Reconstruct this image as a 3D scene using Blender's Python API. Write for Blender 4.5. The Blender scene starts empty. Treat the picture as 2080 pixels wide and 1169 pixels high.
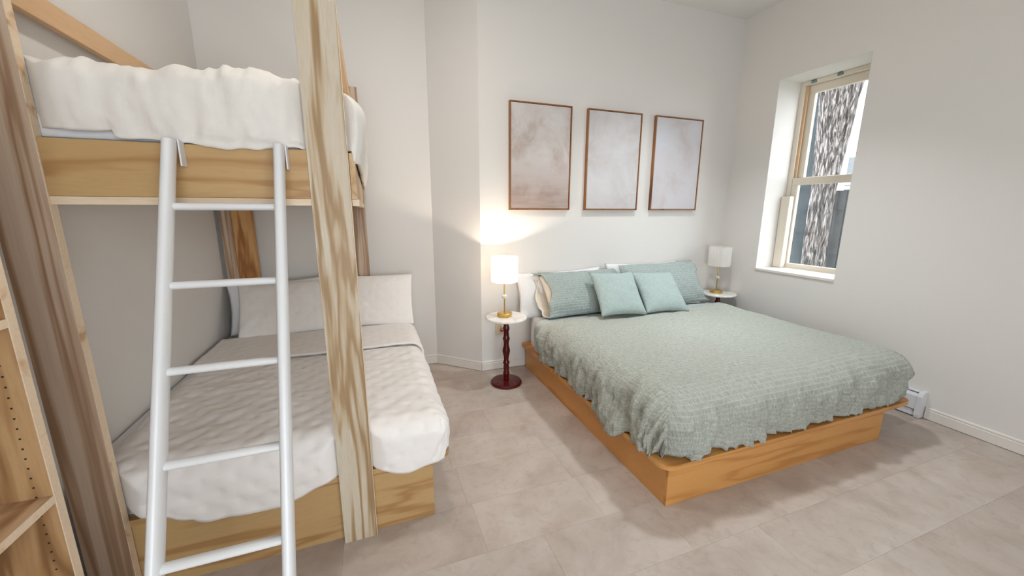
import bpy, bmesh, math, random
from mathutils import Vector, Matrix, noise
random.seed(7)
scene = bpy.context.scene
COL = scene.collection
PI = math.pi

# ------------------------------------------------------------------ camera
F_PX, PITCH, ROLL, YAW, CAM_H = 780.55, 0.2004, 0.0023, 0.3497, 1.5
cam_data = bpy.data.cameras.new('camera')
cam_data.sensor_width = 36.0
cam_data.lens = F_PX / 2080 * 36.0
cam_data.clip_start = 0.02
cam = bpy.data.objects.new('camera', cam_data)
COL.objects.link(cam)
fw = Vector((math.sin(YAW) * math.cos(PITCH), math.cos(YAW) * math.cos(PITCH), -math.sin(PITCH)))
rt = Vector((math.cos(YAW), -math.sin(YAW), 0))
up = rt.cross(fw)
r2 = rt * math.cos(ROLL) + up * math.sin(ROLL)
u2 = -rt * math.sin(ROLL) + up * math.cos(ROLL)
cam.matrix_world = Matrix(((r2.x, u2.x, -fw.x, 0), (r2.y, u2.y, -fw.y, 0), (r2.z, u2.z, -fw.z, CAM_H), (0, 0, 0, 1)))
scene.camera = cam

# ------------------------------------------------------------------ world / exposure
world = bpy.data.worlds.new('overcast_sky')
scene.world = world
world.use_nodes = True
wn = world.node_tree.nodes
wn['Background'].inputs[0].default_value = (0.86, 0.935, 1.0, 1)
wn['Background'].inputs[1].default_value = 8.6
scene.view_settings.view_transform = 'Standard'
scene.view_settings.look = 'None'
scene.view_settings.gamma = 1.0
scene.view_settings.use_curve_mapping = False
scene.view_settings.exposure = -0.08


def add_light(name, kind, loc, energy, color, size=0.1, rot=(0, 0, 0), shape='DISK'):
    l = bpy.data.lights.new(name, kind)
    l.energy = energy
    l.color = color
    if kind == 'AREA':
        l.shape = shape
        l.size = size
    else:
        l.shadow_soft_size = size
    o = bpy.data.objects.new(name, l)
    o.location = loc
    o.rotation_euler = rot
    COL.objects.link(o)
    return o


LAMP_BED = (2.40, 2.25, 3.30)
LAMP_BUNK = (0.25, 1.95, 3.30)
lb = add_light('ceiling_light_over_bed', 'AREA', LAMP_BED, 18, (0.88, 0.95, 1.0), 0.24)
lb.data.spread = math.radians(98)
FX0, FX1, FZ0, FZ1 = -0.55, 1.50, 0.45, 2.30     # unseen opening added behind the viewer, sized to brighten the bunk side
wp2 = add_light('fill_window_portal', 'AREA', ((FX0 + FX1) / 2, -1.70, (FZ0 + FZ1) / 2), 1, (1, 1, 1), 1.5, (PI / 2, 0, 0), 'RECTANGLE')
wp2.data.size, wp2.data.size_y = FX1 - FX0, FZ1 - FZ0
wp2.data.cycles.is_portal = True
add_light('ceiling_light_by_bunk', 'AREA', LAMP_BUNK, 16, (1.0, 0.94, 0.87), 0.30)
wp = add_light('window_portal', 'AREA', (4.16, 2.50, 1.81), 1, (1, 1, 1), 0.80, (0, PI / 2, 0), 'RECTANGLE')
wp.data.size = 1.85
wp.data.size_y = 0.78
wp.data.cycles.is_portal = True

# ------------------------------------------------------------------ helpers


def lin(r, g, b):
    def c(v):
        v /= 255.0
        return v / 12.92 if v <= 0.04045 else ((v + 0.055) / 1.055) ** 2.4
    return (c(r), c(g), c(b), 1.0)


def tag(o, label=None, cat=None, group=None, kind=None):
    if label: o['label'] = label
    if cat: o['category'] = cat
    if group: o['group'] = group
    if kind: o['kind'] = kind
    return o


def thing(name, label, cat, loc=(0, 0, 0), group=None):
    o = bpy.data.objects.new(name, None)
    o.empty_display_size = 0.1
    o.location = loc
    COL.objects.link(o)
    return tag(o, label, cat, group)


def link(name, me, mat, parent=None, smooth=False):
    if mat and not me.materials: me.materials.append(mat)
    if smooth:
        for p in me.polygons: p.use_smooth = True
    o = bpy.data.objects.new(name, me)
    COL.objects.link(o)
    if parent: o.parent = parent
    return o


def root_offset(parent):
    off = Vector((0, 0, 0))
    while parent is not None:
        off += parent.location
        parent = parent.parent
    return off


def from_bm(name, bm, mat, parent=None, smooth=False, world=True, auto=None):
    """bm in world coordinates unless world=False; parents are unrotated empties."""
    if world and parent is not None:
        off = root_offset(parent)
        bmesh.ops.translate(bm, verts=bm.verts, vec=-off)
    me = bpy.data.meshes.new(name)
    bmesh.ops.recalc_face_normals(bm, faces=bm.faces)
    bm.to_mesh(me)
    bm.free()
    o = link(name, me, mat, parent, smooth)
    if auto is not None:
        for p in me.polygons: p.use_smooth = True
        me.set_sharp_from_angle(angle=math.radians(auto))
    return o


def box_bm(bm, x0, x1, y0, y1, z0, z1, bev=0.0, seg=1):
    t = bmesh.new()
    vs = [t.verts.new((x, y, z)) for x in (x0, x1) for y in (y0, y1) for z in (z0, z1)]
    for f in ((0, 1, 3, 2), (4, 6, 7, 5), (0, 4, 5, 1), (2, 3, 7, 6), (0, 2, 6, 4), (1, 5, 7, 3)):
        t.faces.new([vs[i] for i in f])
    if bev > 0:
        bmesh.ops.bevel(t, geom=t.edges[:], offset=bev, segments=seg, affect='EDGES', profile=0.5)
    m = bpy.data.meshes.new('tmp')
    t.to_mesh(m)
    t.free()
    bm.from_mesh(m)
    bpy.data.meshes.remove(m)
    return bm


def box(name, x0, x1, y0, y1, z0, z1, mat, parent=None, bev=0.0, seg=1):
    return from_bm(name, box_bm(bmesh.new(), x0, x1, y0, y1, z0, z1, bev, seg), mat, parent)


def prism_bm(bm, pts, z0, z1):
    a = [bm.verts.new((x, y, z0)) for x, y in pts]
    b = [bm.verts.new((x, y, z1)) for x, y in pts]
    n = len(pts)
    bm.faces.new(a[::-1])
    bm.faces.new(b)
    for i in range(n):
        bm.faces.new((a[i], a[(i + 1) % n], b[(i + 1) % n], b[i]))
    return bm


def rounded_rect(x0, x1, y0, y1, r, n=7):
    pts = []
    for cx, cy, a0, rr in ((x1 - r[0], y1 - r[0], 0, r[0]), (x0 + r[1], y1 - r[1], 90, r[1]),
                           (x0 + r[2], y0 + r[2], 180, r[2]), (x1 - r[3], y0 + r[3], 270, r[3])):
        if rr <= 1e-6:
            pts.append((cx, cy))
            continue
        for i in range(n + 1):
            a = math.radians(a0 + 90 * i / n)
            pts.append((cx + rr * math.cos(a), cy + rr * math.sin(a)))
    return pts


def lathe_bm(prof, seg=32, c=(0, 0, 0), rip=None):
    bm = bmesh.new()
    rings = []
    for r, z in prof:
        ring = []
        for i in range(seg):
            a = 2 * PI * i / seg
            rr = r if rip is None else r + rip(i, z)
            ring.append(bm.verts.new((c[0] + rr * math.cos(a), c[1] + rr * math.sin(a), c[2] + z)))
        rings.append(ring)
    for k in range(len(rings) - 1):
        for i in range(seg):
            j = (i + 1) % seg
            bm.faces.new((rings[k][i], rings[k][j], rings[k + 1][j], rings[k + 1][i]))
    if prof[0][0] > 1e-5 and rip is None: bm.faces.new(rings[0][::-1])
    if prof[-1][0] > 1e-5 and rip is None: bm.faces.new(rings[-1])
    bmesh.ops.remove_doubles(bm, verts=bm.verts, dist=1e-6)
    return bm


def rod_bm(bm, p, q, r, seg=16):
    p, q = Vector(p), Vector(q)
    d = (q - p)
    rot = d.to_track_quat('Z', 'Y').to_matrix().to_4x4()
    bmesh.ops.create_cone(bm, cap_ends=True, segments=seg, radius1=r, radius2=r, depth=d.length,
                          matrix=Matrix.Translation((p + q) / 2) @ rot)
    return bm


# ------------------------------------------------------------------ materials


class NT:
    def __init__(s, name, rough=0.6, spec=0.3):
        s.m = bpy.data.materials.new(name)
        s.m.use_nodes = True
        s.t = s.m.node_tree
        s.n = s.t.nodes
        s.b = s.n['Principled BSDF']
        s.b.inputs['Roughness'].default_value = rough
        s.b.inputs['Specular IOR Level'].default_value = spec

    def new(s, typ, **kw):
        x = s.n.new(typ)
        for k, v in kw.items():
            if hasattr(x, k): setattr(x, k, v)
            else: x.inputs[k.replace('_', ' ')].default_value = v
        return x

    def l(s, a, b): s.t.links.new(a, b)

    def coords(s, kind='Object', scale=(1, 1, 1), rot=(0, 0, 0), loc=(0, 0, 0)):
        tc = s.new('ShaderNodeTexCoord')
        mp = s.new('ShaderNodeMapping')
        mp.inputs['Scale'].default_value = scale
        mp.inputs['Rotation'].default_value = rot
        mp.inputs['Location'].default_value = loc
        s.l(tc.outputs[kind], mp.inputs['Vector'])
        return mp.outputs['Vector']

    def noise(s, vec, scale, detail=4, rough=0.55, dist=0.0):
        x = s.new('ShaderNodeTexNoise', Scale=scale, Detail=detail, Roughness=rough, Distortion=dist)
        s.l(vec, x.inputs['Vector'])
        return x.outputs['Fac']

    def ramp(s, fac, stops, interp='LINEAR'):
        x = s.new('ShaderNodeValToRGB')
        x.color_ramp.interpolation = interp
        e = x.color_ramp.elements
        while len(e) < len(stops): e.new(0.5)
        for i, (p, c) in enumerate(stops):
            e[i].position = p
            e[i].color = c
        s.l(fac, x.inputs['Fac'])
        return x.outputs['Color']

    def mix(s, fac, a, b, mode='MIX'):
        x = s.new('ShaderNodeMix', data_type='RGBA', blend_type=mode)
        for v, i in ((fac, 0), (a, 6), (b, 7)):
            if hasattr(v, 'default_value') and not isinstance(v, (tuple, float, int)): s.l(v, x.inputs[i])
            else: x.inputs[i].default_value = v
        return x.outputs[2]

    def math(s, op, a, b=None):
        x = s.new('ShaderNodeMath', operation=op)
        for i, v in enumerate((a, b)):
            if v is None: continue
            if isinstance(v, (int, float)): x.inputs[i].default_value = v
            else: s.l(v, x.inputs[i])
        return x.outputs[0]

    def bump(s, h, strength=0.3, dist=0.01, prev=None):
        x = s.new('ShaderNodeBump', Strength=strength, Distance=dist)
        s.l(h, x.inputs['Height'])
        if prev is not None: s.l(prev, x.inputs['Normal'])
        s.l(x.outputs['Normal'], s.b.inputs['Normal'])
        return x.outputs['Normal']

    def base(s, c):
        if isinstance(c, tuple): s.b.inputs['Base Color'].default_value = c
        else: s.l(c, s.b.inputs['Base Color'])


def mat_paint(name, col, rough=0.65, bump=0.12):
    m = NT(name, rough, 0.25)
    v = m.coords('Object')
    m.base(m.mix(m.noise(v, 1.3, 2), tuple(c * 0.985 if i < 3 else 1 for i, c in enumerate(col)), col))
    m.bump(m.noise(v, 120, 3, 0.5), bump, 0.004)
    return m.m


def mat_plain(name, col, rough=0.5, spec=0.4, metal=0.0, bump=0.0, bscale=80):
    m = NT(name, rough, spec)
    m.b.inputs['Metallic'].default_value = metal
    v = m.coords('Object')
    m.base(m.mix(m.noise(v, 9, 3), tuple(c * 0.93 if i < 3 else 1 for i, c in enumerate(col)), col))
    if bump: m.bump(m.noise(v, bscale, 3), bump, 0.003)
    return m.m


def mat_wood(name, light, mid, dark, axis='z', bands=9.0, distort=5.0, rough=0.45, seed=0.0, streak=0.5, stretch=0.10):
    """long-grain wood; axis = direction of the grain in object space"""
    m = NT(name, rough, 0.35)
    g_ = stretch
    st = {'x': (g_, 1, 1), 'y': (1, g_, 1), 'z': (1, 1, g_)}[axis]
    oi = m.new('ShaderNodeObjectInfo')
    tc = m.new('ShaderNodeTexCoord')
    off = m.new('ShaderNodeVectorMath', operation='SCALE')
    cmb = m.new('ShaderNodeCombineXYZ')
    r = m.math('MULTIPLY', oi.outputs['Random'], 7.0)
    for i in range(3): m.l(r, cmb.inputs[i])
    add = m.new('ShaderNodeVectorMath', operation='ADD')
    m.l(tc.outputs['Object'], add.inputs[0])
    m.l(cmb.outputs[0], add.inputs[1])
    mp = m.new('ShaderNodeMapping')
    mp.inputs['Scale'].default_value = st
    mp.inputs['Location'].default_value = (seed, seed * 0.7, seed * 1.3)
    m.l(add.outputs[0], mp.inputs['Vector'])
    v = mp.outputs['Vector']
    n1 = m.noise(v, bands * 0.9, 3, 0.5, 0.4)
    rings = m.math('SINE', m.math('MULTIPLY', n1, distort * 9.0))
    rings = m.math('MULTIPLY_ADD', rings, 0.5)
    rings.node.inputs[2].default_value = 0.5
    c = m.ramp(rings, [(0.0, light), (0.55, light), (0.88, mid), (1.0, dark)])
    n2 = m.noise(v, bands * 1.1, 2, 0.5)
    c = m.mix(m.math('MULTIPLY', m.ramp(n2, [(0.42, (0, 0, 0, 1)), (0.72, (1, 1, 1, 1))]), streak), c, mid)
    fine = m.noise(v, 160, 3, 0.6)
    c = m.mix(m.math('MULTIPLY', m.ramp(fine, [(0.45, (0, 0, 0, 1)), (0.75, (1, 1, 1, 1))]), 0.22), c, dark)
    m.base(c)
    m.bump(fine, 0.06, 0.002)
    return m.m


def mat_fabric(name, col, col2=None, weave=700, wrinkle=0.25, rough=0.9, coord='Object', big=14):
    m = NT(name, rough, 0.1)
    m.b.inputs['Sheen Weight'].default_value = 0.15
    v = m.coords(coord)
    col2 = col2 or tuple(c * 0.9 if i < 3 else 1 for i, c in enumerate(col))
    m.base(m.mix(m.noise(v, 30, 4, 0.6), col2, col))
    b = m.bump(m.noise(v, big, 3, 0.5, 0.4), wrinkle * 0.35, 0.02)
    m.bump(m.noise(v, weave, 2), 0.12, 0.001, b)
    return m.m


def mat_linen(name, col, col2):
    m = NT(name, 0.92, 0.08)
    v1 = m.coords('UV', (30, 260, 1))
    v2 = m.coords('UV', (260, 30, 1))
    w = m.math('ADD', m.noise(v1, 1.0, 3), m.noise(v2, 1.0, 3))
    w = m.math('MULTIPLY', w, 0.5)
    m.base(m.ramp(w, [(0.36, col2), (0.62, col)]))
    b = m.bump(w, 0.35, 0.003)
    m.bump(m.noise(m.coords('Object'), 18, 4), 0.25, 0.02, b)
    return m.m


def mat_seersucker(name, base, shade, thread, period=0.027, vert=False):
    """gathered cotton: stitched light lines across, crinkles between; UV in metres"""
    m = NT(name, 0.92, 0.08)
    m.b.inputs['Sheen Weight'].default_value = 0.12
    tc = m.new('ShaderNodeTexCoord')
    sep = m.new('ShaderNodeSeparateXYZ')
    m.l(tc.outputs['UV'], sep.inputs[0])
    U, V = (sep.outputs[0], sep.outputs[1])
    if vert: U, V = V, U
    wob = m.noise(tc.outputs['UV'], 7, 3)
    vv = m.math('MULTIPLY_ADD', wob, 0.012)
    m.l(V, vv.node.inputs[2])
    ph = m.math('MULTIPLY', vv, 2 * PI / period)
    s = m.math('SINE', ph)
    line = m.math('POWER', m.math('ABSOLUTE', m.math('SINE', m.math('MULTIPLY', ph, 0.5))), 14.0)
    mp = m.new('ShaderNodeMapping')
    mp.inputs['Scale'].default_value = (34, 150, 1) if vert else (150, 34, 1)
    m.l(tc.outputs['UV'], mp.inputs['Vector'])
    cr = m.noise(mp.outputs['Vector'], 1.0, 4, 0.6, 0.3)
    mp2 = m.new('ShaderNodeMapping')
    mp2.inputs['Scale'].default_value = (12, 40, 1) if vert else (40, 12, 1)
    m.l(tc.outputs['UV'], mp2.inputs['Vector'])
    cr2 = m.noise(mp2.outputs['Vector'], 1.0, 4, 0.6, 0.5)
    c = m.mix(m.ramp(cr, [(0.35, (0, 0, 0, 1)), (0.65, (1, 1, 1, 1))]), shade, base)
    c = m.mix(m.math('MULTIPLY', line, 0.32), c, thread)
    m.base(c)
    rg = m.new('ShaderNodeTexNoise', noise_type='RIDGED_MULTIFRACTAL', Scale=7.0, Detail=4.0, Roughness=0.5, Distortion=0.8)
    m.l(tc.outputs['UV'], rg.inputs['Vector'])
    b = m.bump(rg.outputs['Fac'], 0.35, 0.012)
    b = m.bump(cr2, 0.75, 0.02, b)
    b = m.bump(cr, 0.75, 0.006, b)
    m.bump(m.math('ADD', line, m.math('MULTIPLY', s, 0.3)), 0.5, 0.003, b)
    return m.m


WALL = mat_paint('wall_paint', lin(224, 220, 215))
CEIL = mat_paint('ceiling_paint', lin(226, 222, 218), 0.8, 0.05)
TRIM = mat_plain('white_trim_paint', lin(228, 222, 214), 0.4, 0.4)
SUB = mat_plain('floor_joint', lin(140, 124, 112), 0.8)
PINE = mat_wood('pine_plywood', lin(204, 192, 172), lin(184, 160, 128), lin(154, 124, 88), 'z', 15, 1.7, 0.5, 0.0, 0.3, 0.085)
PINE_SOLID = mat_wood('pine_board', lin(204, 184, 164), lin(182, 154, 128), lin(152, 120, 94), 'z', 18, 1.6, 0.5, 3.0, 0.45, 0.035)
PINE_X = mat_wood('pine_board_long', lin(214, 178, 138), lin(200, 155, 108), lin(170, 120, 78), 'y', 8, 1.2, 0.5, 2.0, 0.4)
PINE_ORANGE = mat_wood('amber_pine', lin(205, 160, 105), lin(184, 128, 70), lin(150, 98, 50), 'z', 12, 1.4, 0.45, 5.0, 0.5)
BIRCH = mat_wood('birch_plywood', lin(190, 156, 108), lin(180, 142, 94), lin(164, 124, 78), 'x', 7, 3.0, 0.42, 1.0, 0.35)
MAPLE = mat_wood('maple_plywood', lin(206, 150, 88), lin(198, 140, 78), lin(182, 124, 66), 'x', 7, 3.0, 0.38, 1.0, 0.35)
MAPLE_Y = mat_wood('maple_plywood_side', lin(206, 148, 86), lin(198, 138, 76), lin(182, 122, 64), 'y', 7, 2.6, 0.38, 2.0, 0.35)
BIRCH_Y = mat_wood('birch_plywood_side', lin(200, 168, 126), lin(190, 154, 110), lin(174, 136, 92), 'y', 7, 1.5, 0.42, 1.7, 0.35)
PALE = mat_wood('pale_ply_edge', lin(226, 204, 176), lin(212, 182, 148), lin(180, 146, 110), 'x', 14, 1.2, 0.5, 4.0, 0.3)
CASEWOOD = mat_wood('bookcase_oak', lin(184, 148, 106), lin(160, 122, 82), lin(128, 94, 60), 'z', 12, 1.6, 0.5, 6.0, 0.5)
CASESHELF = mat_wood('bookcase_shelf', lin(204, 172, 138), lin(184, 148, 112), lin(152, 116, 82), 'y', 12, 1.6, 0.5, 8.0, 0.5)
LADDER = mat_plain('white_powder_coat', lin(226, 226, 226), 0.32, 0.5)
WHITE_COTTON = mat_fabric('white_cotton', lin(232, 226, 218), None, 500, 0.30)
_nt = WHITE_COTTON.node_tree
_tc, _mp = _nt.nodes.new('ShaderNodeTexCoord'), _nt.nodes.new('ShaderNodeMapping')
_mp.inputs['Scale'].default_value = (9, 9, 3.2)
_rn = _nt.nodes.new('ShaderNodeTexNoise')
_rn.noise_type = 'RIDGED_MULTIFRACTAL'
_rn.inputs['Scale'].default_value = 1.0
_rn.inputs['Detail'].default_value = 3.0
_rn.inputs['Distortion'].default_value = 1.0
_bp = _nt.nodes.new('ShaderNodeBump')
_bp.inputs['Strength'].default_value = 0.45
_bp.inputs['Distance'].default_value = 0.012
_nt.links.new(_tc.outputs['Object'], _mp.inputs['Vector'])
_nt.links.new(_mp.outputs['Vector'], _rn.inputs['Vector'])
_nt.links.new(_rn.outputs['Fac'], _bp.inputs['Height'])
_nt.links.new(_nt.nodes['Principled BSDF'].inputs['Normal'].links[0].from_socket, _bp.inputs['Normal'])
_nt.links.new(_bp.outputs['Normal'], _nt.nodes['Principled BSDF'].inputs['Normal'])
WHITE_QUILT = mat_fabric('white_quilt', lin(243, 238, 234), lin(236, 230, 224), 600, 0.22, 0.85)
WHITE_SHEET = mat_fabric('white_sheet', lin(232, 230, 230), None, 600, 0.2)
MINT_SHEET = mat_fabric('grey_mint_sheet', lin(178, 184, 181), lin(164, 171, 168), 600, 0.3)
SAGE = mat_seersucker('sage_seersucker', lin(184, 187, 178), lin(156, 158, 147), lin(208, 208, 196))
SAGE_P = mat_seersucker('sage_pillow_seersucker', lin(174, 184, 180), lin(144, 156, 152), lin(202, 208, 202), 0.022)
MINT_LINEN = mat_linen('mint_linen', lin(176, 188, 184), lin(150, 165, 161))
CREAM_LIN = mat_fabric('cream_lining', lin(222, 212, 196), None, 500, 0.35)
BRASS = mat_plain('brushed_brass', lin(206, 172, 96), 0.28, 0.5, 1.0)
MARBLE_M = NT('white_marble', 0.25, 0.5)
_v = MARBLE_M.coords('Object')
MARBLE_M.base(MARBLE_M.ramp(MARBLE_M.noise(_v, 7, 6, 0.6, 1.8), [(0.38, lin(220, 217, 214)), (0.50, lin(238, 234, 228)), (0.8, lin(244, 240, 235))]))
MARBLE = MARBLE_M.m
MAHOG = mat_wood('dark_red_mahogany', lin(84, 17, 15), lin(68, 11, 11), lin(46, 6, 8), 'z', 10, 1.3, 0.22, 0.5, 0.5)
FRAME_W = mat_wood('walnut_picture_frame', lin(150, 100, 58), lin(124, 78, 42), lin(92, 56, 30), 'z', 20, 1.2, 0.4, 0.2, 0.5)
HEATER = mat_plain('white_enamel', lin(226, 226, 228), 0.35, 0.5)
DARK = mat_plain('dark_gap', lin(40, 36, 34), 0.8)
BEIGE = mat_plain('beige_plastic', lin(214, 200, 168), 0.4, 0.4)
REDPLASTIC = mat_plain('red_plastic', lin(170, 60, 52), 0.3, 0.5)
VINYL = mat_plain('cream_vinyl', lin(226, 216, 200), 0.4, 0.4)
TAN = mat_wood('tan_jamb_wood', lin(214, 178, 140), lin(190, 148, 108), lin(158, 116, 80), 'z', 10, 1.2, 0.5, 0.3, 0.4)
STEEL = mat_plain('blue_grey_metal', lin(120, 142, 146), 0.35, 0.5, 0.6)

# pleated shade: lets the bulb glow through
s_ = NT('pleated_shade_fabric', 0.9, 0.1)
s_.base(lin(244, 244, 244))
_tr = s_.new('ShaderNodeBsdfTranslucent')
_tr.inputs['Color'].default_value = lin(246, 240, 230)
_mx = s_.new('ShaderNodeMixShader')
_mx.inputs[0].default_value = 0.5
s_.l(s_.b.outputs[0], _mx.inputs[1])
s_.l(_tr.outputs[0], _mx.inputs[2])
s_.l(_mx.outputs[0], s_.n['Material Output'].inputs[0])
SHADE = s_.m

# dirty window glass
g_ = NT('dirty_window_glass', 0.6, 0.2)
_v = g_.coords('Object')
g_.base(lin(214, 226, 232))
_tp = g_.new('ShaderNodeBsdfTransparent')
_gl = g_.new('ShaderNodeBsdfGlossy')
_gl.inputs['Roughness'].default_value = 0.03
_m1 = g_.new('ShaderNodeMixShader')
_m1.inputs[0].default_value = 0.05
g_.l(_tp.outputs[0], _m1.inputs[1])
g_.l(_gl.outputs[0], _m1.inputs[2])
_sp = g_.ramp(g_.noise(_v, 70, 4, 0.7), [(0.52, (0.0, 0.0, 0.0, 1)), (0.72, (0.5, 0.5, 0.5, 1))])
_bl = g_.ramp(g_.noise(_v, 5, 3), [(0.35, (0.03, 0.03, 0.03, 1)), (0.7, (0.22, 0.22, 0.22, 1))])
_f = g_.math('ADD', g_.math('MULTIPLY', _sp, _bl), g_.math('MULTIPLY', _bl, 0.5))
_f = g_.math('MINIMUM', g_.math('MULTIPLY', _f, 0.55), 0.4)
_m2 = g_.new('ShaderNodeMixShader')
g_.l(_f, _m2.inputs[0])
g_.l(_m1.outputs[0], _m2.inputs[1])
g_.l(g_.b.outputs[0], _m2.inputs[2])
g_.l(_m2.outputs[0], g_.n['Material Output'].inputs[0])
GLASS = g_.m

# floor tile: greige stone-look vinyl, tone differs tile to tile
t_ = NT('greige_vinyl_tile', 0.42, 0.35)
_oi = t_.new('ShaderNodeObjectInfo')
_geo = t_.new('ShaderNodeNewGeometry')
_cmb = t_.new('ShaderNodeCombineXYZ')
_r = t_.math('MULTIPLY', _oi.outputs['Random'], 40.0)
t_.l(_r, _cmb.inputs[0]); t_.l(_r, _cmb.inputs[1])
_add = t_.new('ShaderNodeVectorMath', operation='ADD')
t_.l(_geo.outputs['Position'], _add.inputs[0]); t_.l(_cmb.outputs[0], _add.inputs[1])
_n1 = t_.noise(_add.outputs[0], 3.2, 5, 0.6, 0.4)
_n2 = t_.noise(_add.outputs[0], 16, 6, 0.7, 0.8)
_c = t_.ramp(_n1, [(0.30, lin(175, 159, 147)), (0.50, lin(192, 178, 167)), (0.72, lin(203, 191, 181))])
_c = t_.mix(t_.math('MULTIPLY', t_.ramp(_n2, [(0.50, (0, 0, 0, 1)), (0.74, (1, 1, 1, 1))]), 0.45), _c, lin(158, 140, 127))
_tone = t_.math('MULTIPLY_ADD', _oi.outputs['Random'], 0.10)
_tone.node.inputs[2].default_value = 0.92
_hs = t_.new('ShaderNodeHueSaturation')
t_.l(_c, _hs.inputs['Color']); t_.l(_tone, _hs.inputs['Value'])
t_.base(_hs.outputs[0])
t_.bump(_n2, 0.05, 0.003)
TILE = t_.m

# ------------------------------------------------------------------ room shell
D, XR, XL, H = 3.318, 3.755, -1.109, 3.41      # bed wall, window wall, bunk wall, ceiling
CHX, AX, AD = 0.911, 0.544, 3.662               # slanted corner, alcove back wall
YF = -1.60                                       # wall behind the viewer
WY0, WY1, WZ0, WZ1 = 2.130, 2.866, 0.909, 2.717  # window opening
XO = 4.15                                        # outer face of the window wall


def struct(o):
    o['kind'] = 'structure'
    return o


floor = struct(box('floor', XL, XR, YF, AD, -0.12, -0.0025, SUB))
TW, TH, G = 0.61, 0.305, 0.0003
joint = {0.483: 2.06, 0.788: 1.06, 1.093: 0.671, 1.398: 1.01, 1.703: 0.38, 2.010: 0.970, 2.315: 0.712, 2.618: 0.985, 2.921: 0.724}
rows = []
y = 0.483
ys = sorted(joint)
bounds = ys + [3.226, 3.531, 3.662]
k = 0.483
low = []
while k > YF:
    k -= TH
    low.append(k)
bounds = sorted([max(v, YF) for v in low]) + bounds
tile_cache = {}
for i in range(len(bounds) - 1):
    y0, y1 = bounds[i], bounds[i + 1]
    if y1 - y0 < 0.01: continue
    ph = next((joint[j] for j in ys if abs(j - y0) < 0.02), None)
    if ph is None: ph = random.uniform(0, TW)
    x = ph - math.ceil((ph - XL) / TW) * TW
    while x < XR:
        xa, xb = max(x, XL), min(x + TW, XR)
        if xb - xa > 0.01:
            ya, yb = y0, y1
            if xa >= CHX - 0.02 and yb > D: yb = D
            if yb - ya > 0.01:
                key = (round(xb - xa, 3), round(yb - ya, 3))
                if key not in tile_cache:
                    bm = box_bm(bmesh.new(), -(xb - xa) / 2 + G, (xb - xa) / 2 - G, -(yb - ya) / 2 + G, (yb - ya) / 2 - G, -0.0024, 0.0)
                    me = bpy.data.meshes.new('floor_tile')
                    bm.to_mesh(me); bm.free()
                    me.materials.append(TILE)
                    tile_cache[key] = me
                o = bpy.data.objects.new('floor_tile', tile_cache[key])
                COL.objects.link(o)
                o.parent = floor
                o.location = ((xa + xb) / 2, (ya + yb) / 2, 0)
        x += TW

struct(box('ceiling', XL - 0.1, XO, YF - 0.1, AD + 0.1, H, H + 0.12, CEIL))
struct(box('wall_left', XL - 0.12, XL, YF - 0.1, AD + 0.1, -0.12, H, WALL))
bm = bmesh.new()
for a in ((XL, FX0, -0.12, H), (FX1, XO, -0.12, H), (FX0, FX1, -0.12, FZ0), (FX0, FX1, FZ1, H)):
    box_bm(bm, a[0], a[1], YF - 0.12, YF, a[2], a[3])
bmesh.ops.remove_doubles(bm, verts=bm.verts, dist=1e-5)
struct(from_bm('wall_front', bm, WALL))
struct(from_bm('wall_alcove', prism_bm(bmesh.new(), [(XL, AD), (AX, AD), (AX, AD + 0.15), (XL, AD + 0.15)], -0.12, H), WALL))
struct(from_bm('wall_back', prism_bm(bmesh.new(), [(CHX, D), (XR, D), (XR, D + 0.45), (AX, D + 0.45), (AX, AD)], -0.12, H), WALL))
bm = bmesh.new()
for a in ((YF, WY0, -0.12, H), (WY1, D + 0.45, -0.12, H), (WY0, WY1, -0.12, WZ0), (WY0, WY1, WZ1, H)):
    box_bm(bm, XR, XO, *a)
bmesh.ops.remove_doubles(bm, verts=bm.verts, dist=1e-5)
struct(from_bm('wall_right', bm, WALL))

BB = [(0, 0.004), (.014, 0.004), (.014, .068), (.0095, .072), (.0125, .078), (.0125, .085), (.007, .092), (0, .092)]


def baseboard(name, p, q, nx, ny):
    bm = bmesh.new()
    a = [bm.verts.new((p[0] + nx * d, p[1] + ny * d, z)) for d, z in BB]
    b = [bm.verts.new((q[0] + nx * d, q[1] + ny * d, z)) for d, z in BB]
    n = len(BB)
    for i in range(n):
        j = (i + 1) % n
        bm.faces.new((a[i], a[j], b[j], b[i]))
    bm.faces.new(a); bm.faces.new(b[::-1])
    return struct(from_bm(name, bm, TRIM))


cl = math.hypot(CHX - AX, AD - D)
cnx, cny = -(AD - D) / cl, -(CHX - AX) / cl
baseboard('baseboard_back', (CHX - 0.004, D), (XR, D), 0, -1)
baseboard('baseboard_corner', (AX, AD), (CHX, D), cnx, cny)
baseboard('baseboard_alcove', (XL, AD), (AX + 0.004, AD), 0, -1)
baseboard('baseboard_right', (XR, YF), (XR, 1.392), -1, 0)
baseboard('baseboard_left', (XL, YF), (XL, AD), 1, 0)

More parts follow.
